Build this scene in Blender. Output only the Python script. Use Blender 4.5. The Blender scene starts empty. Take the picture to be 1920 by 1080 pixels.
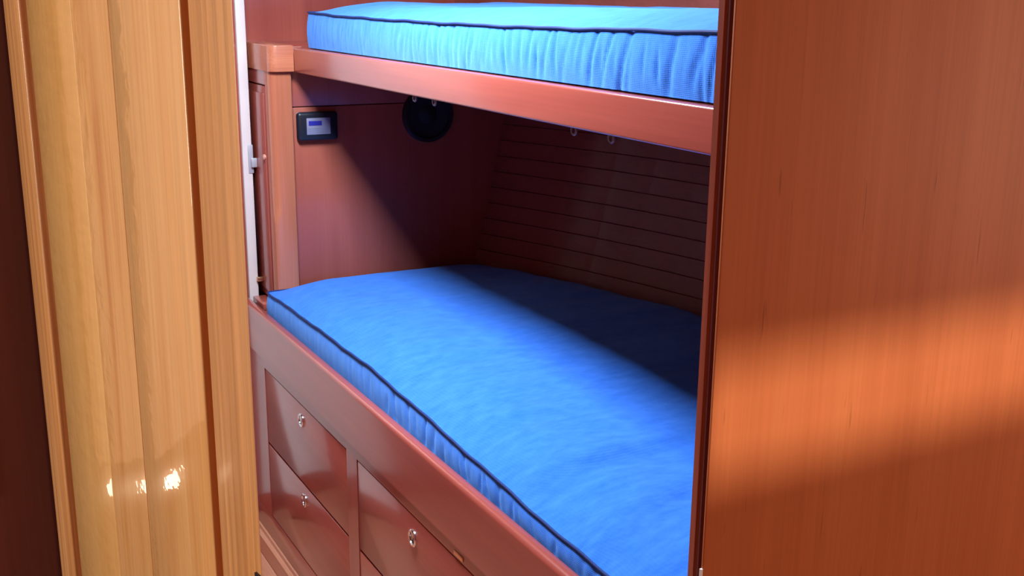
import bpy, bmesh, math, random
from mathutils import Vector, Matrix, noise

# ------------------------------------------------------------------ scale
# Working coordinates: x into the berths (to starboard hull), y along the berths
# towards the far end of the cabin, z up, origin at eye level; one unit = 0.75 m.
S = 0.75
FLOOR = -1.97
H = -FLOOR * S


def M(x, y, z):
    return Vector((x * S, y * S, z * S + H))


scene = bpy.context.scene
C = scene.collection
random.seed(7)

# ------------------------------------------------------------------ camera
cam_d = bpy.data.cameras.new('camera')
cam = bpy.data.objects.new('camera', cam_d)
C.objects.link(cam)
cam_d.sensor_width = 36.0
cam_d.lens = 36.0 * 2089.0 / 1920.0
cam_d.clip_start = 0.02
_f = 2089.0


def _ray(px, py):
    return Vector((px - 960.0, -(py - 540.0), -_f))


zc = -_ray(880, 8500).normalized()
yc = _ray(-220, -20)
yc = (yc - zc * yc.dot(zc)).normalized()
xc = yc.cross(zc)
cam.matrix_world = Matrix.Translation(M(0, 0, 0)) @ Matrix((xc, yc, zc)).to_4x4()
scene.camera = cam

# ------------------------------------------------------------------ world, sun, daylight
w = bpy.data.worlds.new('world')
scene.world = w
w.use_nodes = True
bg = w.node_tree.nodes['Background']
bg.inputs[0].default_value = (0.75, 0.85, 1.0, 1)
bg.inputs[1].default_value = 1.0

vs = scene.view_settings
vs.view_transform = 'Standard'
vs.look = 'None'
vs.gamma = 1.0
vs.use_curve_mapping = False
vs.exposure = 0.0


def area(name, loc, direction, sx, sy, power, col, spread=180):
    d = bpy.data.lights.new(name, 'AREA')
    d.shape = 'RECTANGLE'
    d.size = sx * S
    d.size_y = sy * S
    d.energy = power
    d.color = col
    d.spread = math.radians(spread)
    o = bpy.data.objects.new(name, d)
    C.objects.link(o)
    o.location = M(*loc)
    o.rotation_euler = Vector(direction).to_track_quat('-Z', 'Y').to_euler()
    return o


# daylight through the deck hatch over the cabin sole
HX0, HX1, HY0, HY1, CEIL = 0.54, 0.90, 2.02, 2.80, 0.62
area('hatch_daylight', ((HX0 + HX1) / 2, (HY0 + HY1) / 2, CEIL + 0.01), (0, 0, -1), HX1 - HX0 - .02, HY1 - HY0 - .02, 50.0, (0.72, 0.86, 1.0))
# added light over the upper berth, brightens the mattress top
area('added_berth_fill', (1.55, 2.38, CEIL - .022), (0, 0, -1), 0.40, 0.70, 7.0, (0.80, 0.92, 1.0))
# daylight through the long coachroof window on the port side of the saloon
area('port_window_daylight', (-1.585, 0.62, -0.05), (1, 0, 0), 0.42, 0.80, 15.0, (1.0, 0.92, 0.80))
# added fill from starboard, only to brighten the right bulkhead panel
area('added_starboard_fill', (2.93, -0.45, -0.10), (-1, 0, 0), 0.50, 1.3, 18.5, (1.0, 0.86, 0.72))
# low sun through the slot window behind the viewer
sun_d = bpy.data.lights.new('sun', 'SUN')
sun_d.energy = 2.8
sun_d.angle = math.radians(2.4)
sun_d.color = (1.0, 0.88, 0.74)
sun = bpy.data.objects.new('sun', sun_d)
C.objects.link(sun)
SUN_DIR = Vector((0.10, 1.0, -0.36))
sun.rotation_euler = SUN_DIR.to_track_quat('-Z', 'Y').to_euler()

# ------------------------------------------------------------------ materials
def new_mat(name):
    m = bpy.data.materials.new(name)
    m.use_nodes = True
    nt = m.node_tree
    return m, nt, nt.nodes['Principled BSDF']


def wood(name, base, dark, light, axis='z', grain=1.0, rough=0.32, coat=0.35, fleck=0.0, cross=0.0, bump=0.05, streak=0.5, spec=0.5, coat_rough=0.12, wavy=0.0):
    """varnished veneer: broad figure + fine pores, stretched along axis"""
    m, nt, p = new_mat(name)
    N, L = nt.nodes, nt.links
    tc = N.new('ShaderNodeTexCoord')

    def mapped(along, across):
        mp = N.new('ShaderNodeMapping')
        sc = {'x': (along, across, across), 'y': (across, along, across), 'z': (across, across, along)}[axis]
        mp.inputs['Scale'].default_value = sc
        L.new(tc.outputs['Object'], mp.inputs['Vector'])
        return mp

    def nz(mp, scale, detail, roughness=0.55, dist=0.0):
        n = N.new('ShaderNodeTexNoise')
        n.inputs['Scale'].default_value = scale
        n.inputs['Detail'].default_value = detail
        n.inputs['Roughness'].default_value = roughness
        n.inputs['Distortion'].default_value = dist
        L.new(mp.outputs[0], n.inputs['Vector'])
        return n

    def ramp(src, stops):
        r = N.new('ShaderNodeValToRGB')
        e = r.color_ramp.elements
        e[0].position, e[0].color = stops[0][0], stops[0][1]
        e[1].position, e[1].color = stops[-1][0], stops[-1][1]
        for pos, col in stops[1:-1]:
            q = e.new(pos)
            q.color = col
        L.new(src, r.inputs[0])
        return r

    def mix(a, b, fac, mode='MIX'):
        x = N.new('ShaderNodeMix')
        x.data_type = 'RGBA'
        x.blend_type = mode
        for sock, v in ((x.inputs[0], fac), (x.inputs[6], a), (x.inputs[7], b)):
            if hasattr(v, 'links'):
                L.new(v, sock)
            else:
                sock.default_value = v
        return x.outputs[2]

    c4 = lambda c: (c[0], c[1], c[2], 1)
    broad = nz(mapped(0.6, 9.0), 1.6 * grain, 3.0, 0.5, 0.4)
    col = ramp(broad.outputs[0], [(0.30, c4(dark)), (0.50, c4(base)), (0.70, c4(light))]).outputs[0]
    fine = nz(mapped(1.2, 90.0), 2.2 * grain, 4.0, 0.6)
    fr = ramp(fine.outputs[0], [(0.35, (0.72, 0.68, 0.64, 1)), (0.65, (1.12, 1.12, 1.12, 1))])
    col = mix(col, fr.outputs[0], streak, 'MULTIPLY')
    if fleck:
        fk = nz(mapped(7.0, 110.0), 1.3 * grain, 2.0)
        f2 = ramp(fk.outputs[0], [(0.70, (0, 0, 0, 1)), (0.78, (1, 1, 1, 1))])
        m1 = N.new('ShaderNodeMath')
        m1.operation = 'MULTIPLY'
        m1.inputs[1].default_value = fleck
        L.new(f2.outputs[0], m1.inputs[0])
        col = mix(col, c4([v * 0.35 for v in dark]), m1.outputs[0])
    if cross:
        cr = nz(mapped(40.0, 9.0), 4.0, 3.0, 0.6, 0.6)
        r2 = ramp(cr.outputs[0], [(0.35, (0.80, 0.74, 0.62, 1)), (0.65, (1.1, 1.1, 1.05, 1))])
        col = mix(col, r2.outputs[0], cross, 'MULTIPLY')
    L.new(col, p.inputs['Base Color'])
    p.inputs['Roughness'].default_value = rough
    p.inputs['Specular IOR Level'].default_value = spec
    p.inputs['Coat Weight'].default_value = coat
    p.inputs['Coat Roughness'].default_value = coat_rough
    if wavy:
        wn = nz(mapped(16.0, 12.0), 3.0, 3.0)
        wb = N.new('ShaderNodeBump')
        wb.inputs['Strength'].default_value = wavy
        wb.inputs['Distance'].default_value = 0.002
        L.new(wn.outputs[0], wb.inputs['Height'])
        L.new(wb.outputs[0], p.inputs['Coat Normal'])
    if bump:
        b = N.new('ShaderNodeBump')
        b.inputs['Strength'].default_value = bump
        b.inputs['Distance'].default_value = 0.002
        L.new(fine.outputs[0], b.inputs['Height'])
        L.new(b.outputs[0], p.inputs['Normal'])
    return m


def plain(name, col, rough=0.5, metal=0.0, emit=0.0, noise_amt=0.06):
    m, nt, p = new_mat(name)
    N, L = nt.nodes, nt.links
    n = N.new('ShaderNodeTexNoise')
    n.inputs['Scale'].default_value = 30
    r = N.new('ShaderNodeValToRGB')
    r.color_ramp.elements[0].color = [c * (1 - noise_amt) for c in col] + [1]
    r.color_ramp.elements[1].color = [min(1, c * (1 + noise_amt)) for c in col] + [1]
    tc = N.new('ShaderNodeTexCoord')
    L.new(tc.outputs['Object'], n.inputs['Vector'])
    L.new(n.outputs[0], r.inputs[0])
    L.new(r.outputs[0], p.inputs['Base Color'])
    p.inputs['Roughness'].default_value = rough
    p.inputs['Metallic'].default_value = metal
    if emit:
        p.inputs['Emission Color'].default_value = list(col) + [1]
        p.inputs['Emission Strength'].default_value = emit
    return m


def fabric(name, base, light):
    m, nt, p = new_mat(name)
    N, L = nt.nodes, nt.links
    tc = N.new('ShaderNodeTexCoord')
    n = N.new('ShaderNodeTexNoise')
    n.inputs['Scale'].default_value = 26
    n.inputs['Detail'].default_value = 6
    n.inputs['Roughness'].default_value = 0.65
    mp = N.new('ShaderNodeMapping')
    mp.inputs['Scale'].default_value = (1.0, 2.2, 1.0)
    L.new(tc.outputs['Object'], mp.inputs[0])
    L.new(mp.outputs[0], n.inputs['Vector'])
    r = N.new('ShaderNodeValToRGB')
    r.color_ramp.elements[0].position = 0.3
    r.color_ramp.elements[1].position = 0.7
    r.color_ramp.elements[0].color = list(base) + [1]
    r.color_ramp.elements[1].color = list(light) + [1]
    L.new(n.outputs[0], r.inputs[0])
    # weave
    w1 = N.new('ShaderNodeTexWave')
    w1.bands_direction = 'Y'
    w1.inputs['Scale'].default_value = 130
    w1.inputs['Distortion'].default_value = 1.0
    w2 = N.new('ShaderNodeTexWave')
    w2.bands_direction = 'Z'
    w2.inputs['Scale'].default_value = 130
    w2.inputs['Distortion'].default_value = 1.0
    L.new(tc.outputs['Object'], w1.inputs['Vector'])
    L.new(tc.outputs['Object'], w2.inputs['Vector'])
    ad = N.new('ShaderNodeMath')
    ad.operation = 'ADD'
    L.new(w1.outputs['Fac'], ad.inputs[0])
    L.new(w2.outputs['Fac'], ad.inputs[1])
    b = N.new('ShaderNodeBump')
    b.inputs['Strength'].default_value = 0.25
    b.inputs['Distance'].default_value = 0.001
    L.new(ad.outputs[0], b.inputs['Height'])
    L.new(b.outputs[0], p.inputs['Normal'])
    L.new(r.outputs[0], p.inputs['Base Color'])
    p.inputs['Roughness'].default_value = 0.9
    p.inputs['Specular IOR Level'].default_value = 0.15
    p.inputs['Sheen Weight'].default_value = 0.35
    p.inputs['Sheen Tint'].default_value = (0.40, 0.75, 1.0, 1)
    return m


MAH = dict(base=(0.36, 0.068, 0.046), dark=(0.315, 0.056, 0.038), light=(0.405, 0.084, 0.056))
mat_mah_y = wood('mahogany_lengthwise', axis='y', rough=0.28, streak=.25, coat=.6, **MAH)
mat_mah_z = wood('mahogany_upright', axis='z', rough=0.32, streak=.25, coat=.6, **MAH)
mat_mah_x = wood('mahogany_crosswise', axis='x', rough=0.32, streak=.25, coat=.6, **MAH)
PST = dict(base=(0.54, 0.165, 0.085), dark=(0.47, 0.13, 0.065), light=(0.60, 0.20, 0.105))
mat_post_z = wood('post_mahogany', axis='z', rough=0.32, streak=.3, **PST)
mat_ewall = wood('end_wall_veneer', (0.40, 0.092, 0.056), (0.37, 0.082, 0.050), (0.43, 0.105, 0.064), axis='z', rough=0.36, streak=.2)
mat_post_x = wood('block_mahogany', axis='x', rough=0.32, streak=.5, **PST)
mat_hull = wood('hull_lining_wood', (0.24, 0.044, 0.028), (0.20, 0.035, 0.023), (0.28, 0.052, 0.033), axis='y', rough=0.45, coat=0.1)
mat_bulk = wood('bulkhead_veneer', (0.58, 0.172, 0.058), (0.545, 0.155, 0.052), (0.615, 0.192, 0.066), axis='z', rough=0.5, coat=0.0, spec=0.18, fleck=0.5, grain=0.9, streak=0.22)
mat_jamb = wood('jamb_mahogany', (0.36, 0.085, 0.045), (0.28, 0.06, 0.035), (0.42, 0.11, 0.06), axis='z', rough=0.35)
mat_dark = wood('shade_dark_wood', (0.120, 0.026, 0.030), (0.10, 0.021, 0.024), (0.14, 0.032, 0.036), axis='z', rough=0.4, coat=0.1)  # dark tone holds the shade of left bulkhead and jamb groove
mat_teak_a = wood('teak_yellow_figured', (0.80, 0.46, 0.17), (0.74, 0.40, 0.13), (0.85, 0.52, 0.21), axis='z', rough=0.3, coat=1.0, cross=0.22, streak=0.2, coat_rough=0.03, wavy=0.25)
mat_teak_b = wood('teak_amber', (0.80, 0.42, 0.15), (0.62, 0.25, 0.075), (0.85, 0.48, 0.20), axis='z', rough=0.22, coat=1.0, streak=0.45, grain=3.2, coat_rough=0.03, wavy=0.25)
mat_teak_c = wood('teak_pale', (0.82, 0.45, 0.18), (0.74, 0.36, 0.12), (0.86, 0.51, 0.23), axis='z', rough=0.22, coat=1.0, streak=0.4, grain=2.2, coat_rough=0.03, wavy=0.25)
mat_teak_s = wood('teak_stile', (0.64, 0.32, 0.13), (0.56, 0.26, 0.095), (0.71, 0.38, 0.165), axis='z', rough=0.34, coat=0.1, streak=0.9, grain=1.2, bump=0.2)
mat_teak_g = wood('teak_groove', (0.40, 0.13, 0.045), (0.32, 0.09, 0.03), (0.46, 0.16, 0.06), axis='z', rough=0.4, coat=0.1)
mat_floor = wood('cabin_sole_wood', (0.58, 0.23, 0.13), (0.48, 0.17, 0.09), (0.64, 0.28, 0.16), axis='y', rough=0.3)
mat_blue = fabric('blue_fabric', (0.020, 0.138, 0.66), (0.044, 0.200, 0.80))
mat_pipe = plain('navy_piping', (0.006, 0.025, 0.14), 0.8)
mat_white = plain("white_paint", (0.90, 0.88, 0.85), 0.3)
mat_ceil = wood('ceiling_wood', (0.20, 0.06, 0.035), (0.15, 0.04, 0.025), (0.25, 0.08, 0.045), axis='y', rough=0.5, coat=0.0)
mat_black = plain('black_plastic', (0.012, 0.013, 0.022), 0.35)
mat_blackm = plain('black_cloth', (0.008, 0.008, 0.012), 0.8)
mat_screen = plain('grey_display', (0.24, 0.23, 0.34), 0.25, noise_amt=0.12)
mat_scrblue = plain('display_blue', (0.03, 0.03, 0.30), 0.3)
mat_scrline = plain('display_line', (0.20, 0.21, 0.30), 0.3)
mat_chrome = plain('chrome', (0.80, 0.78, 0.78), 0.18, 1.0)
mat_glint = plain('warm_glint_glow', (1.0, 0.78, 0.55), 0.4, emit=6.0)  # glowing material, added only for glints in the door varnish
mat_edge = plain('pale_edge_paint', (0.74, 0.62, 0.60), 0.35)
mat_hole = plain('lock_core', (0.12, 0.05, 0.05), 0.4)
mat_brass = plain('brass', (0.80, 0.50, 0.28), 0.35, 1.0)
mat_eye = plain('dull_steel', (0.20, 0.17, 0.22), 0.5, 0.5)
mat_plate = plain('copper_plate', (0.72, 0.34, 0.24), 0.4, 0.4)
mat_grey = plain('grey_metal', (0.50, 0.47, 0.52), 0.4, 0.3)
mat_pane = plain('frosted_acrylic', (0.7, 0.72, 0.75), 0.5)

# ------------------------------------------------------------------ helpers
_base = {}


def tag(o, label, cat, group=None, kind=None):
    o['label'] = label
    if cat:
        o['category'] = cat
    if group:
        o['group'] = group
    if kind:
        o['kind'] = kind
    return o


def empty(name, x, y, z):
    o = bpy.data.objects.new(name, None)
    C.objects.link(o)
    o.empty_display_size = 0.1
    o.location = M(x, y, z)
    _base[o.name] = M(x, y, z)
    return o


def link(name, me, mat, parent, origin):
    o = bpy.data.objects.new(name, me)
    C.objects.link(o)
    me.materials.append(mat)
    _base[o.name] = origin
    if parent is not None:
        o.parent = parent
        o.location = origin - _base[parent.name]
    else:
        o.location = origin
    return o


def from_bm(name, bm, mat, parent=None, smooth=False, origin=None):
    """bm holds world coordinates in metres; origin = base centre of the piece"""
    vs_ = [v.co for v in bm.verts]
    if origin is None:
        lo = Vector((min(v.x for v in vs_), min(v.y for v in vs_), min(v.z for v in vs_)))
        hi = Vector((max(v.x for v in vs_), max(v.y for v in vs_), max(v.z for v in vs_)))
        origin = Vector(((lo.x + hi.x) / 2, (lo.y + hi.y) / 2, lo.z))
    for v in bm.verts:
        v.co -= origin
    bmesh.ops.recalc_face_normals(bm, faces=bm.faces[:])
    me = bpy.data.meshes.new(name)
    bm.to_mesh(me)
    bm.free()
    if smooth:
        for p in me.polygons:
            p.use_smooth = True
        me.set_sharp_from_angle(angle=math.radians(40))
    return link(name, me, mat, parent, origin)


def add_box(bm, x0, x1, y0, y1, z0, z1):
    v = [bm.verts.new(M(x, y, z)) for z in (z0, z1) for y in (y0, y1) for x in (x0, x1)]
    for f in ((0, 2, 3, 1), (4, 5, 7, 6), (0, 1, 5, 4), (2, 6, 7, 3), (0, 4, 6, 2), (1, 3, 7, 5)):
        bm.faces.new([v[i] for i in f])
    return v


def box(name, x0, x1, y0, y1, z0, z1, mat, parent=None, bev=0.0, seg=2):
    bm = bmesh.new()
    add_box(bm, x0, x1, y0, y1, z0, z1)
    if bev:
        bmesh.ops.bevel(bm, geom=bm.edges[:], offset=bev * S, segments=seg, affect='EDGES', profile=0.5)
    return from_bm(name, bm, mat, parent, smooth=bool(bev))


def prism(name, pts, z0, z1, mat, parent=None, bev=0.0, seg=2, smooth=True):
    """vertical prism over plan polygon pts (x, y)"""
    bm = bmesh.new()
    lo = [bm.verts.new(M(x, y, z0)) for x, y in pts]
    hi = [bm.verts.new(M(x, y, z1)) for x, y in pts]
    n = len(pts)
    for i in range(n):
        bm.faces.new((lo[i], lo[(i + 1) % n], hi[(i + 1) % n], hi[i]))
    bm.faces.new(lo[::-1])
    top = bm.faces.new(hi)
    if bev:
        bmesh.ops.bevel(bm, geom=list(top.edges), offset=bev * S, segments=seg, affect='EDGES', profile=0.5)
    return from_bm(name, bm, mat, parent, smooth=smooth)


def tube(name, pts, r, mat, parent=None, n=8):
    bm = bmesh.new()
    rings = []
    P = [M(*p) for p in pts]
    for i, p in enumerate(P):
        t = (P[min(i + 1, len(P) - 1)] - P[max(i - 1, 0)]).normalized()
        a = t.cross(Vector((0, 0, 1)))
        if a.length < 1e-4:
            a = Vector((1, 0, 0))
        a.normalize()
        b = t.cross(a).normalized()
        rings.append([bm.verts.new(p + (a * math.cos(q) + b * math.sin(q)) * r * S) for q in [2 * math.pi * k / n for k in range(n)]])
    for A, B in zip(rings, rings[1:]):
        for k in range(n):
            bm.faces.new((A[k], A[(k + 1) % n], B[(k + 1) % n], B[k]))
    bm.faces.new(rings[0][::-1])
    bm.faces.new(rings[-1])
    return from_bm(name, bm, mat, parent, smooth=True)


def lathe(name, centre, axis, prof, mat, parent=None, n=28):
    """prof: (radius, height along axis) in units; axis 'x-' or 'y-' points towards the viewer side, 'z-' down"""
    bm = bmesh.new()
    ax = {'x-': Vector((-1, 0, 0)), 'y-': Vector((0, -1, 0)), 'z-': Vector((0, 0, -1))}[axis]
    a = Vector((0, 0, 1)) if axis != 'z-' else Vector((1, 0, 0))
    b = ax.cross(a)
    c = M(*centre)
    rings = []
    for r, h in prof:
        rings.append([bm.verts.new(c + ax * h * S + (a * math.cos(q) + b * math.sin(q)) * r * S) for q in [2 * math.pi * k / n for k in range(n)]])
    for A, B in zip(rings, rings[1:]):
        for k in range(n):
            bm.faces.new((A[k], A[(k + 1) % n], B[(k + 1) % n], B[k]))
    bm.faces.new(rings[0])
    bm.faces.new(rings[-1])
    return from_bm(name, bm, mat, parent, smooth=True)


def lerp_tab(tab, y):
    if y <= tab[0][0]:
        return tab[0][1]
    for (a, va), (b, vb) in zip(tab, tab[1:]):
        if y <= b:
            t = (y - a) / (b - a)
            return va + (vb - va) * t
    return tab[-1][1]


# hull side: plan offset at the lower berth, flaring upwards
def hull_x(y, z):
    t = max(0.0, y - 1.2)
    b = 2.300 - 0.0714 * t * t * (0.55 + 0.45 * t / 2.4)
    k = z + 0.93
    return b + 0.268 * k - 0.075 * k * k


# ------------------------------------------------------------------ the setting
YB0, YB1 = 1.12, 1.17          # bulkhead between saloon and cabin
XL, XR, YBACK, YFAR = -1.6, 3.0, -1.3, 3.95
JX = 0.929                     # right edge of the doorway
LX = 0.104                     # left edge of the doorway

tag(box('floor', XL - .1, XR, YBACK - .1, YFAR + .1, FLOOR - .06, FLOOR, mat_floor), 'varnished reddish wooden cabin sole in front of the drawers', 'floor', kind='structure')
# ceiling around the hatch opening
bm = bmesh.new()
for a in ((XL - .1, HX0, YBACK - .1, YFAR + .1), (HX1, XR, YBACK - .1, YFAR + .1), (HX0, HX1, YBACK - .1, HY0), (HX0, HX1, HY1, YFAR + .1)):
    add_box(bm, a[0], a[1], a[2], a[3], CEIL, CEIL + .04)
tag(from_bm('ceiling', bm, mat_ceil), 'dark wooden ceiling above the cabin', 'ceiling', kind='structure')
tag(box('window_1', HX0 - .03, HX1 + .03, HY0 - .03, HY1 + .03, CEIL + .045, CEIL + .065, mat_pane), 'frosted deck hatch over the berths', 'hatch', kind='structure')

tag(box('added_pane_4', 1.33, 1.77, 2.01, 2.75, CEIL - .018, CEIL - .001, mat_pane, bev=.004), 'frosted pane added with the fill light above the upper berth', 'deck light', kind='structure')

# bulkhead right of the doorway: veneered panel and rebated jamb
bulk = box('wall_right', JX, XR, YB0, YB0 + .005, FLOOR, CEIL, mat_bulk, bev=.001)
tag(bulk, 'large orange-brown veneered bulkhead panel right of the doorway', 'wall', kind='structure')
jr = empty('trim_1', JX, YB1 + .03, FLOOR)
tag(jr, 'dark red rebated door jamb beside the orange bulkhead panel', 'door jamb', kind='structure')
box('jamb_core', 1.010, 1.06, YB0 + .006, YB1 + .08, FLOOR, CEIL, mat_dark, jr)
bm = bmesh.new()
box('rebate_shade', .9625, 1.0095, YB1 + .0025, YB1 + .0055, FLOOR, CEIL, mat_dark, jr)  # added dark strip, carries the shade of the jamb groove
add_box(bm, .961, 1.009, YB1 + .006, YB1 + .030, FLOOR, CEIL)
bmesh.ops.bevel(bm, geom=[e for e in bm.edges if abs(e.verts[0].co.z - e.verts[1].co.z) > .1], offset=.006 * S, segments=3, affect='EDGES')
from_bm('stop_bead', bm, mat_jamb, jr, smooth=True)
box('strike_plate', JX - .0035, JX, YB0 + .0005, YB0 + .0045, -1.0, -.785, mat_white, jr)

# bulkhead left of the doorway, its shade put into the dark colour
wl = tag(box('wall_left', XL, LX, YB0, YB1, FLOOR, CEIL, mat_dark, bev=.003), 'maroon bulkhead left of the amber door leaf, coloured dark for shade', 'wall', kind='structure')
pp = box('added_haze_panel', -.55, .030, YB0 - .008, YB0, -.474, .40, mat_white, wl, bev=.002)  # unseen panel, added to mirror a pale haze in the door
box('added_glint_strip', -.052, -.004, YB0 - .008, YB0, -.514, -.503, mat_glint, wl)  # unseen glowing strip, added to put glints on the door
# saloon and cabin shell behind and beside the viewer
bm = bmesh.new()
for a in ((XL - .05, XL, YBACK, .20, FLOOR, CEIL), (XL - .05, XL, 1.04, YFAR, FLOOR, CEIL), (XL - .05, XL, .20, 1.04, FLOOR, -.28), (XL - .05, XL, .20, 1.04, .18, CEIL)):
    add_box(bm, *a)
tag(from_bm('wall_port', bm, mat_mah_z), 'mahogany saloon side with a long window, left of the viewer', 'wall', kind='structure')
tag(box('window_2', XL - .045, XL - .03, .20, 1.04, -.28, .18, mat_pane), 'frosted port side window of the saloon', 'window', kind='structure')
SWX0, SWX1, SWZ0, SWZ1 = .66, 1.80, .225, .400
bm = bmesh.new()
for a in ((XL, SWX0, FLOOR, CEIL), (SWX1, XR, FLOOR, CEIL), (SWX0, SWX1, FLOOR, SWZ0), (SWX0, SWX1, SWZ1, CEIL)):
    add_box(bm, a[0], a[1], YBACK - .03, YBACK, a[2], a[3])
tag(from_bm('wall_back', bm, mat_mah_z), 'mahogany saloon bulkhead with a slot window behind the viewer', 'wall', kind='structure')
bm = bmesh.new()
for a in ((YBACK, -1.12, FLOOR, CEIL), (.22, YFAR, FLOOR, CEIL), (-1.12, .22, FLOOR, -.37), (-1.12, .22, .17, CEIL)):
    add_box(bm, XR - .05, XR, *a)
tag(box('added_pane_3', XR - .035, XR - .02, -1.12, .22, -.37, .17, mat_pane), 'long frosted pane added with the starboard fill light', 'window', kind='structure')
tag(from_bm('wall_starboard', bm, mat_mah_z), 'mahogany outer side of the saloon', 'wall', kind='structure')
tag(box('wall_far', XL, 2.6, YFAR, YFAR + .04, FLOOR, CEIL, mat_mah_z), 'maroon mahogany wall above the locker ledge at the far end', 'wall', kind='structure')

# hull side with horizontal lining planks
hull = empty('wall_hull', 2.3, 2.4, -1.1)
tag(hull, 'dark hull lining of narrow horizontal planks behind both berths', 'wall', kind='structure')
PH, NST = .058, 16
z = -1.10
zi = 0
while z < CEIL - .02:
    ye = YFAR if z > -.17 else 3.667
    bm = bmesh.new()
    rings = []
    for k in range(NST):
        y = 1.175 + (ye - 1.175) * k / (NST - 1)
        q = []
        for dx, zz in ((.0015, z + .0005), (0, z + .002), (0, z + PH - .002), (.0015, z + PH - .0008), (.03, z + PH - .0008), (.03, z + .0005)):
            q.append(bm.verts.new(M(hull_x(y, zz) + dx, y, zz)))
        rings.append(q)
    for A, B in zip(rings, rings[1:]):
        for k in range(6):
            bm.faces.new((A[k], A[(k + 1) % 6], B[(k + 1) % 6], B[k]))
    bm.faces.new(rings[0]); bm.faces.new(rings[-1])
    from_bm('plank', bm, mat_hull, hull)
    z += PH
bm = bmesh.new()
A = [bm.verts.new(M(hull_x(1.175 + 2.775 * k / 15, -1.1) + .025, 1.175 + 2.775 * k / 15, -1.1)) for k in range(16)]
prev = A
for zz in (-.7, -.3, .1, .6):
    B = [bm.verts.new(M(hull_x(1.175 + 2.775 * k / 15, zz) + .025, 1.175 + 2.775 * k / 15, zz)) for k in range(16)]
    for k in range(15):
        bm.faces.new((prev[k], prev[k + 1], B[k + 1], B[k]))
    prev = B
ext = bmesh.ops.extrude_face_region(bm, geom=bm.faces[:])
for e in ext['geom']:
    if isinstance(e, bmesh.types.BMVert):
        e.co.x += .02
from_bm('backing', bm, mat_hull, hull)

# end wall of the lower berth: two panels with a joint
ew = empty('wall_end', 1.6, 3.66, -1.07)
tag(ew, 'mahogany end wall of the lower berth under the upper berth', 'wall', kind='structure')
box('panel', 1.135, 2.22, 3.668, 3.698, -1.07, -.372, mat_ewall, ew, bev=.002)
box('panel', 1.135, 2.22, 3.668, 3.698, -.369, -.17, mat_ewall, ew, bev=.002)

# ------------------------------------------------------------------ amber door leaf (opened towards the viewer)
LP, RP = Vector((.0925, 1.115)), Vector((.1655, .62))
DD = (RP - LP)
LEN = DD.length
T = DD.normalized()
NB = Vector((-T.y, T.x))       # towards the back of the leaf
if NB.x < 0:
    NB = -NB


def leaf(t0, t1, n0, n1, z0, z1, name, mat, parent, bev=.0, skew=0.0):
    """a board of the leaf: t along the leaf 0..1, n depth from its face"""
    a = LP + DD * t0
    b = LP + DD * t1
    s = T * skew
    pts = [a + NB * n0, b + NB * n0, b + NB * n1 - s, a + NB * n1]
    bm = bmesh.new()
    lo = [bm.verts.new(M(p.x, p.y, z0)) for p in pts]
    hi = [bm.verts.new(M(p.x, p.y, z1)) for p in pts]
    for i in range(4):
        bm.faces.new((lo[i], lo[(i + 1) % 4], hi[(i + 1) % 4], hi[i]))
    bm.faces.new(lo[::-1]); bm.faces.new(hi)
    if bev:
        es = [e for e in bm.edges if abs(e.verts[0].co.z - e.verts[1].co.z) > .1 and any((v.co - M(a.x + NB.x * n0, a.y + NB.y * n0, v.co.z / S - H / S)).length < .01 or (v.co - M(b.x + NB.x * n0, b.y + NB.y * n0, v.co.z / S - H / S)).length < .01 for v in e.verts)]
        bmesh.ops.bevel(bm, geom=es, offset=bev * S, segments=4, affect='EDGES', profile=.5)
    return from_bm(name, bm, mat, parent, smooth=bool(bev))


d1 = empty('door_1', .13, .87, FLOOR + .02)
tag(d1, 'glossy amber teak door leaf standing open at the left', 'door', kind='structure')
DZ0, DZ1 = FLOOR + .02, .55
leaf(.0, .103, 0, .014, DZ0, DZ1, 'stile', mat_teak_s, d1, bev=.002)
leaf(.870, 1.0, 0, .014, DZ0, DZ1, 'stile', mat_teak_s, d1, bev=.0018, skew=.036)
leaf(.100, .872, .0115, .0135, DZ0 + .005, DZ1 - .005, 'groove_back', mat_teak_g, d1)
b = LP + DD * .1375
leaf(.149, .40, .0005, .0116, DZ0, DZ1, 'board', mat_teak_a, d1, bev=.0012)
leaf(.4005, .575, .0005, .0116, DZ0, DZ1, 'board', mat_teak_b, d1)
leaf(.5755, .842, .0005, .0116, DZ0, DZ1, 'board', mat_teak_c, d1, bev=.0012)

leaf(.984, 1.0, -.0015, -.0002, -.358, -.3505, 'door_bolt', mat_black, d1)

# ------------------------------------------------------------------ far door with pale edge
d2 = empty('door_2', .70, 3.85, FLOOR + .02)
tag(d2, 'far cabin door with a pale edge strip, left of the locker', 'door', kind='structure')
box('stile', .955, 1.030, 3.836, 3.876, FLOOR + .02, .55, mat_mah_z, d2, bev=.003)
box('stile', .30, .375, 3.836, 3.876, FLOOR + .02, .55, mat_mah_z, d2, bev=.003)
box('rail', .375, .955, 3.84, 3.872, FLOOR + .02, FLOOR + .14, mat_mah_x, d2)
box('rail', .375, .955, 3.84, 3.872, .47, .55, mat_mah_x, d2)
box('panel', .375, .955, 3.848, 3.866, FLOOR + .14, .47, mat_white, d2)
box('edge_strip', 1.031, 1.066, 3.832, 3.872, FLOOR + .02, .55, mat_edge, d2, bev=.006)
lp = box('latch_plate', 1.050, 1.068, 3.829, 3.834, -.61, -.51, mat_grey, d2, bev=.002)
box('latch_tongue', 1.058, 1.078, 3.818, 3.830, -.588, -.556, mat_grey, lp, bev=.002)
box('catch', 1.058, 1.080, 3.818, 3.832, -.998, -.982, mat_brass, d2, bev=.003)

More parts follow.
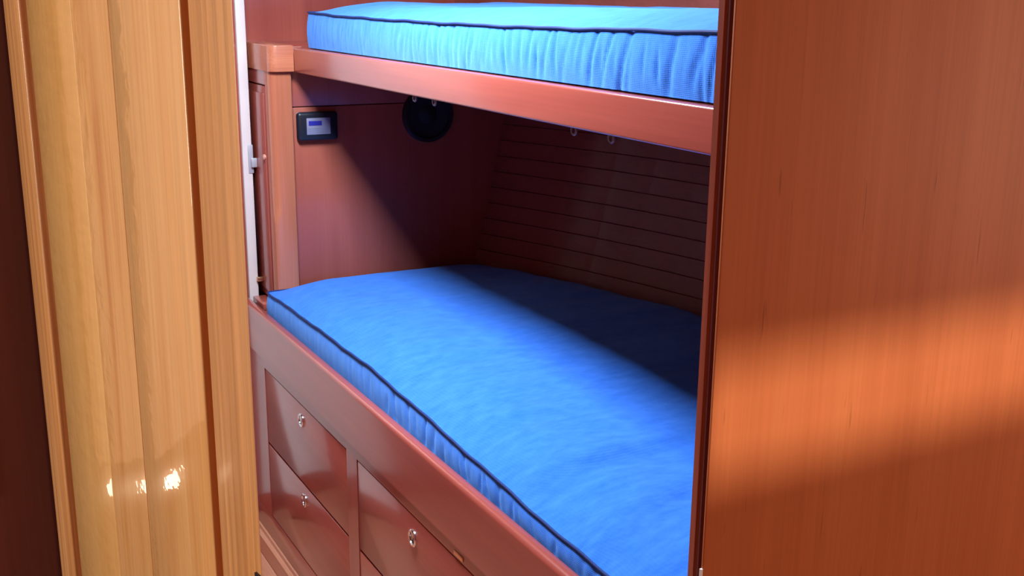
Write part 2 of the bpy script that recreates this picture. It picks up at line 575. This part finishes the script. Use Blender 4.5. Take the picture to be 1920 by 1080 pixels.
# ------------------------------------------------------------------ lower berth
BY0, BY1 = 1.255, 3.83
lb = empty('lower_berth', 1.4, 2.5, FLOOR)
tag(lb, 'mahogany lower berth with drawers under a raised front rail', 'bunk bed')
box('carcass', 1.022, 1.70, BY0, BY1 - .01, -1.885, -1.075, mat_dark, lb)
# platform following the hull
pts = [(1.022, BY0)] + [(hull_x(y, -1.075) - .004, y) for y in [BY0 + (3.66 - BY0) * k / 12 for k in range(13)]] + [(1.022, 3.66)]
prism('platform', pts, -1.074, -1.064, mat_mah_y, lb, smooth=False)
box('ledge', 1.042, 1.30, 3.70, BY1, -1.074, -1.052, mat_mah_x, lb, bev=.003)
# front rail with rounded top
bm = bmesh.new()
add_box(bm, .994, 1.026, BY0, BY1 - .005, -1.205, -1.048)
es = [e for e in bm.edges if abs(e.verts[0].co.y - e.verts[1].co.y) > .1 and max(v.co.z for v in e.verts) > M(0, 0, -1.06).z]
bmesh.ops.bevel(bm, geom=es, offset=.012 * S, segments=5, affect='EDGES', profile=.5)
from_bm('front_rail', bm, mat_mah_y, lb, smooth=True)
# face frame
box('frame_rail', 1.0, 1.022, BY0, BY1 - .006, -1.240, -1.205, mat_mah_y, lb)
box('frame_rail', 1.0, 1.022, BY0, BY1 - .006, -1.885, -1.795, mat_mah_y, lb, bev=.002)
COLS = [(2.787, 3.572), (1.915, 2.698), (1.275, 1.826)]
edges = [BY1 - .006, 3.576, 2.783, 2.702, 1.911, 1.830, 1.271, BY0]
for k in range(0, 8, 2):
    box('frame_stile', 1.0, 1.022, edges[k + 1], edges[k], -1.795, -1.240, mat_mah_z, lb)


def ring_pull(y, zc_, parent):
    prof = [(.0225, -.002), (.0225, .003), (.020, .005), (.0155, .005), (.0135, .002), (.0135, -.001)]
    o = lathe('ring_pull', (1.0005, y, zc_), 'x-', prof, mat_chrome, parent, n=24)
    return o


for ci, (y0, y1) in enumerate(COLS):
    for z0, z1 in ((-1.5105, -1.244), (-1.791, -1.5175)):
        d = box('drawer', 1.001, 1.0215, y0, y1, z0, z1, mat_mah_y, lb, bev=.0025)
        d['label'] = 'drawer front with a round chrome pull'
        yc_, zq = {0: (3.184, z1 - .050), 1: (2.317, z1 - .058), 2: (1.51, z1 - .055)}[ci]
        # pull: ring, dark well and push-button, joined in one sub-part each
        bm = bmesh.new()
        cc = M(1.0005, yc_, zq)
        n = 24
        prof = [(.0225, -.002), (.0225, .004), (.0205, .006), (.0160, .006), (.0145, .003), (.0145, -.001)]
        rings = []
        for r, h in prof:
            rings.append([bm.verts.new(cc + Vector((-h * S, math.cos(2 * math.pi * k / n) * r * S, math.sin(2 * math.pi * k / n) * r * S))) for k in range(n)])
        for A, B in zip(rings, rings[1:]):
            for k in range(n):
                bm.faces.new((A[k], A[(k + 1) % n], B[(k + 1) % n], B[k]))
        # thumb tongue across the ring
        for v0 in ((-.004, .004),):
            q = [cc + Vector((-h * S, y * S, zz * S)) for h in (.001, .004) for y, zz in ((-.005, .014), (.005, .014), (.003, -.004), (-.003, -.004))]
            vv = [bm.verts.new(p) for p in q]
            for f in ((0, 1, 2, 3), (4, 7, 6, 5), (0, 4, 5, 1), (1, 5, 6, 2), (2, 6, 7, 3), (3, 7, 4, 0)):
                bm.faces.new([vv[i] for i in f])
        from_bm('ring_pull', bm, mat_chrome, d, smooth=True)
        lathe('pull_well', (1.0005, yc_, zq), 'x-', [(.0148, -.001), (.0148, .0008), (.001, .0008)], mat_hole, d, n=20)
box('name_plate', .9975, 1.0, 2.036, 2.082, -1.2335, -1.2225, mat_brass, lb, bev=.0008)['label'] = 'small brass plate above the near drawer'
# skirting
bm = bmesh.new()
add_box(bm, .978, 1.022, BY0, BY1 - .006, -1.966, -1.885)
es = [e for e in bm.edges if abs(e.verts[0].co.y - e.verts[1].co.y) > .1 and min(v.co.z for v in e.verts) > M(0, 0, -1.90).z and max(v.co.x for v in e.verts) < .98 * S]
bmesh.ops.bevel(bm, geom=es, offset=.016 * S, segments=4, affect='EDGES')
from_bm('skirting', bm, mat_floor, lb, smooth=True)

# ------------------------------------------------------------------ locker and post at the far end
lk = empty('locker', 1.12, 3.78, -1.05)
tag(lk, 'mahogany corner locker with panelled door beyond the lower mattress', 'locker')
box('body', 1.095, 1.135, 3.693, 3.945, -1.05, -.250, mat_mah_z, lk)
box('body_side', 1.135, 1.9, 3.70, 3.945, -1.05, -.175, mat_dark, lk)
box('header', 1.081, 1.095, 3.694, 3.945, -.295, -.250, mat_mah_y, lk)
dr = box('locker_door', 1.083, 1.0945, 3.694, 3.94, -1.045, -.300, mat_mah_z, lk, bev=.004)
box('raised_panel', 1.0785, 1.0835, 3.712, 3.92, -1.02, -.325, mat_mah_z, dr, bev=.0035)
lathe('button_latch', (1.0782, 3.722, -.540), 'x-', [(.010, -.002), (.010, .004), (.006, .007), (.001, .007)], mat_plate, dr, n=16)


# corner post with stopped round-over
def post():
    bm = bmesh.new()
    st = [(-1.05, .006), (-.80, .006), (-.765, .008), (-.74, .016), (-.715, .026), (-.69, .030), (-.60, .030), (-.249, .030)]
    rings = []
    X0, X1, Y0, Y1 = 1.081, 1.158, 3.638, 3.692
    for z, r in st:
        q = []
        for k in range(7):
            a = math.pi / 2 * k / 6
            q.append((X0 + r - r * math.cos(a), Y0 + r - r * math.sin(a)))
        q += [(X1 - .010, Y0), (X1 - .003, Y0 + .003), (X1, Y0 + .010), (X1, Y0 + .029), (1.136, Y0 + .029), (1.136, Y1), (X0, Y1)]
        rings.append([bm.verts.new(M(x, y, z)) for x, y in q])
    n = len(rings[0])
    for A, B in zip(rings, rings[1:]):
        for k in range(n):
            bm.faces.new((A[k], A[(k + 1) % n], B[(k + 1) % n], B[k]))
    bm.faces.new(rings[0][::-1]); bm.faces.new(rings[-1])
    return from_bm('post', bm, mat_post_z, lk, smooth=True)


post()
# ledge on top of the locker: rounded corner block
r = .03
pts = [(1.078 + r - r * math.cos(math.pi / 2 * k / 6), 3.622 + r - r * math.sin(math.pi / 2 * k / 6)) for k in range(7)]
pts = [(1.078, 3.945)] + pts + [(1.160, 3.622), (1.160, 3.945)]
prism('ledge_block', pts, -.249, -.164, mat_post_x, lk, bev=.004)
box('shelf', 1.160, 1.95, 3.70, 3.945, -.175, -.165, mat_mah_x, lk)

# ------------------------------------------------------------------ upper berth
ub = empty('upper_berth', 1.5, 2.4, -.25)
tag(ub, 'upper berth board with a mahogany front rail', 'bunk bed')
bm = bmesh.new()
add_box(bm, 1.161, 1.200, BY0, 3.621, -.252, -.172)
es = [e for e in bm.edges if abs(e.verts[0].co.y - e.verts[1].co.y) > .1]
bmesh.ops.bevel(bm, geom=es, offset=.006 * S, segments=4, affect='EDGES', profile=.5)
from_bm('front_rail', bm, mat_mah_y, ub, smooth=True)
pts = [(1.200, BY0)] + [(min(hull_x(y, -.215), hull_x(y, -.18)) - .006, y) for y in [BY0 + (3.66 - BY0) * k / 12 for k in range(13)]] + [(1.200, 3.66)]
prism('berth_board', pts, -.215, -.170, mat_mah_y, ub, smooth=False)
for y in (2.716, 2.593, 1.921, 1.785):
    # eye for the lee cloth under the rail
    bm = bmesh.new()
    cc = M(1.194, y, -.262)
    R1, R2 = .0085 * S, .0030 * S
    vv = []
    for i in range(14):
        a = 2 * math.pi * i / 14
        vv.append([bm.verts.new(cc + Vector((math.sin(2 * math.pi * j / 6) * R2, math.cos(a) * (R1 + R2 * math.cos(2 * math.pi * j / 6)), math.sin(a) * (R1 + R2 * math.cos(2 * math.pi * j / 6))))) for j in range(6)])
    for i in range(14):
        for j in range(6):
            bm.faces.new((vv[i][j], vv[(i + 1) % 14][j], vv[(i + 1) % 14][(j + 1) % 6], vv[i][(j + 1) % 6]))
    from_bm('lee_cloth_eye', bm, mat_eye, ub, smooth=True)


# ------------------------------------------------------------------ mattresses
def mattress(name, y0, y1, xf, back_z, zbot, zpipe, crown, bulge, puckers, creases, ny, nt, rcorner, parent, tilt):
    bm = bmesh.new()
    ys = [y0 + (y1 - y0) * k / ny for k in range(ny + 1)]
    # extra stations close to the rounded far end
    ys = [y for y in ys if y < y1 - rcorner] + [y1 - rcorner + rcorner * math.sin(math.pi / 2 * k / 10) for k in range(11)]
    NF = 9

    def xfront(y):
        d = y - (y1 - rcorner)
        return xf if d <= 0 else xf + rcorner - math.sqrt(max(0, rcorner * rcorner - d * d))

    def endf(y):
        d = min(1.0, (y1 - y) / .16)
        e = min(1.0, (y - y0) / .16)
        g = lambda t: 1 - (1 - max(0, t)) ** 2.4
        return g(d) * g(e)

    rings = []
    for y in ys:
        X0 = xfront(y)
        X1 = hull_x(y, back_z) - .008
        zp = zpipe(y)
        q = []
        for k in range(NF):
            t = k / (NF - 1)
            z = zbot + (zp - zbot) * t
            x = X0 - tilt * (1 - t) - bulge * math.sin(math.pi * t)
            for (pc, pw, pa, sl, t0, t1) in puckers:
                u = (y - pc - sl * (t - .5)) / pw
                if abs(u) < 3:
                    x += pa * math.exp(-u * u) * max(0, min(1, (t - t0) * 5)) * max(0, min(1, (t1 - t) * 5)) * (1 if u < 0 else .8)
            q.append((x, y, z))
        for k in range(1, nt + 1):
            t = k / nt
            x = X0 + (X1 - X0) * t
            wx = X1 - X0
            g = lambda s: 1 - (1 - min(1, max(0, s))) ** 2.2
            c = g((x - X0) / .22) * g((X1 - x) / .18 + .02) * endf(y)
            z = zp + crown * c
            n1 = noise.noise(Vector((x * 5, y * 4, zbot * 9)))
            n2 = noise.noise(Vector((x * 14, y * 12, zbot * 9 + 4)))
            z += (.0055 * n1 + .0016 * n2) * min(1, (x - X0) / .05)
            for (cx, cy, ang, ln, wd, am) in creases:
                dx, dy = x - cx, y - cy
                u = dx * math.cos(ang) + dy * math.sin(ang)
                v = -dx * math.sin(ang) + dy * math.cos(ang)
                v += .02 * math.sin(u * 12)
                e = (v / wd) ** 2 + (u / ln) ** 2
                if e < 9:
                    z += 1.8 * am * math.exp(-e) * (v / wd) * 1.6
            q.append((x, y, z))
        q.append((X1, y, zbot))
        rings.append([bm.verts.new(M(*p)) for p in q])
    n = len(rings[0])
    for A, B in zip(rings, rings[1:]):
        for k in range(n):
            bm.faces.new((A[k], A[(k + 1) % n], B[(k + 1) % n], B[k]))
    bm.faces.new(rings[0][::-1]); bm.faces.new(rings[-1])
    o = from_bm('cover', bm, mat_blue, parent, smooth=True)
    path = [(xfront(y) - .002, y, zpipe(y) + .001) for y in ys[::2]]
    if path[-1][1] < y1:
        path.append((xfront(y1), y1, zpipe(y1) + .001))
    X1 = hull_x(y1, back_z) - .01
    path += [(xfront(y1) + (X1 - xfront(y1)) * k / 12, y1, zpipe(y1) + .001) for k in range(1, 13)]
    tube('piping', path, .0030, mat_pipe, parent, n=8)
    return o


# lower mattress
lm = empty('lower_mattress', 1.5, 2.5, -1.064)
tag(lm, 'blue fabric mattress with dark piping on the lower berth', 'mattress')
tabL = [(1.2, -1.022), (1.52, -1.020), (1.80, -1.012), (2.03, -1.000), (2.35, -.984), (2.66, -.972), (3.0, -.976), (3.29, -.980), (3.62, -.990)]
zpL = lambda y: lerp_tab(tabL, y) + .0016 * math.sin(y * 17) + .0009 * math.sin(y * 47 + 1)
random.seed(11)
pk = []
y = 1.25
while y < 3.55:
    dens = 1.0 if y < 2.75 else .45
    pk.append((y, random.uniform(.005, .012), random.uniform(.0008, .0042) * dens, random.uniform(.0, .045), random.uniform(-.2, .15), random.uniform(.7, 1.05)))
    y += random.uniform(.02, .06)
cr = [(1.28, 1.86, .20, .22, .045, .006), (1.36, 1.66, .30, .26, .05, .007), (1.22, 2.12, .15, .14, .04, .004), (1.45, 1.50, .25, .3, .05, .006), (1.2, 2.55, .1, .12, .04, .003)]
mattress('lower', 1.26, 3.633, 1.037, -1.058, -1.063, zpL, .050, .004, pk, cr, 520, 46, .020, lm, .006)

# upper mattress
um = empty('upper_mattress', 1.6, 2.4, -.169)
tag(um, 'blue fabric mattress with dark piping on the upper berth', 'mattress')
tabU = [(1.2, -.054), (1.47, -.055), (2.07, -.0645), (2.5, -.067), (2.96, -.0665), (3.3, -.064), (3.56, -.058)]
zpU = lambda y: lerp_tab(tabU, y) + .0008 * math.sin(y * 19) + .0005 * math.sin(y * 41 + 2)
random.seed(5)
pk = []
y = 1.25
while y < 3.5:
    dens = 1.0 if y < 2.2 else (.7 if y < 2.8 else .4)
    pk.append((y, random.uniform(.005, .011), random.uniform(.001, .0048) * dens, random.uniform(-.04, .02), random.uniform(-.25, .25), random.uniform(.75, 1.2)))
    y += random.uniform(.016, .045)
mattress('upper', 1.26, 3.545, 1.186, -.160, -.1685, zpU, .036, .006, pk, [], 520, 30, .02, um, .004)

# ------------------------------------------------------------------ control panel on the end wall
cp = empty('control_panel', 1.24, 3.63, -.483)
tag(cp, 'small black wall panel with a grey display on the berth end wall', 'control panel')
box('bezel', 1.172, 1.315, 3.640, 3.6675, -.483, -.386, mat_black, cp, bev=.011, seg=4)
sc_ = box('screen', 1.202, 1.286, 3.6375, 3.6405, -.462, -.406, mat_screen, cp, bev=.0012)
box('display_bar', 1.209, 1.255, 3.6365, 3.6377, -.431, -.416, mat_scrblue, sc_)
for k, (a, b_) in enumerate(((1.207, 1.262), (1.207, 1.248), (1.207, 1.270))):
    box('display_line', a, b_, 3.6368, 3.6377, -.4425 - k * .0065, -.4405 - k * .0065, mat_scrline, sc_)

# ------------------------------------------------------------------ round speaker on the end wall
sp = empty('speaker', 1.66, 3.63, -.51)
tag(sp, 'round black speaker high on the end wall under the upper berth', 'speaker')
lathe('rim', (1.66, 3.6675, -.415), 'y-', [(.098, 0), (.098, .012), (.093, .020), (.084, .020), (.080, .012), (.080, .0)], mat_black, sp, n=36)
lathe('cone', (1.66, 3.6675, -.415), 'y-', [(.080, .001), (.079, .010), (.035, .004), (.028, .010), (.012, .015), (.001, .016)], mat_blackm, sp, n=32)
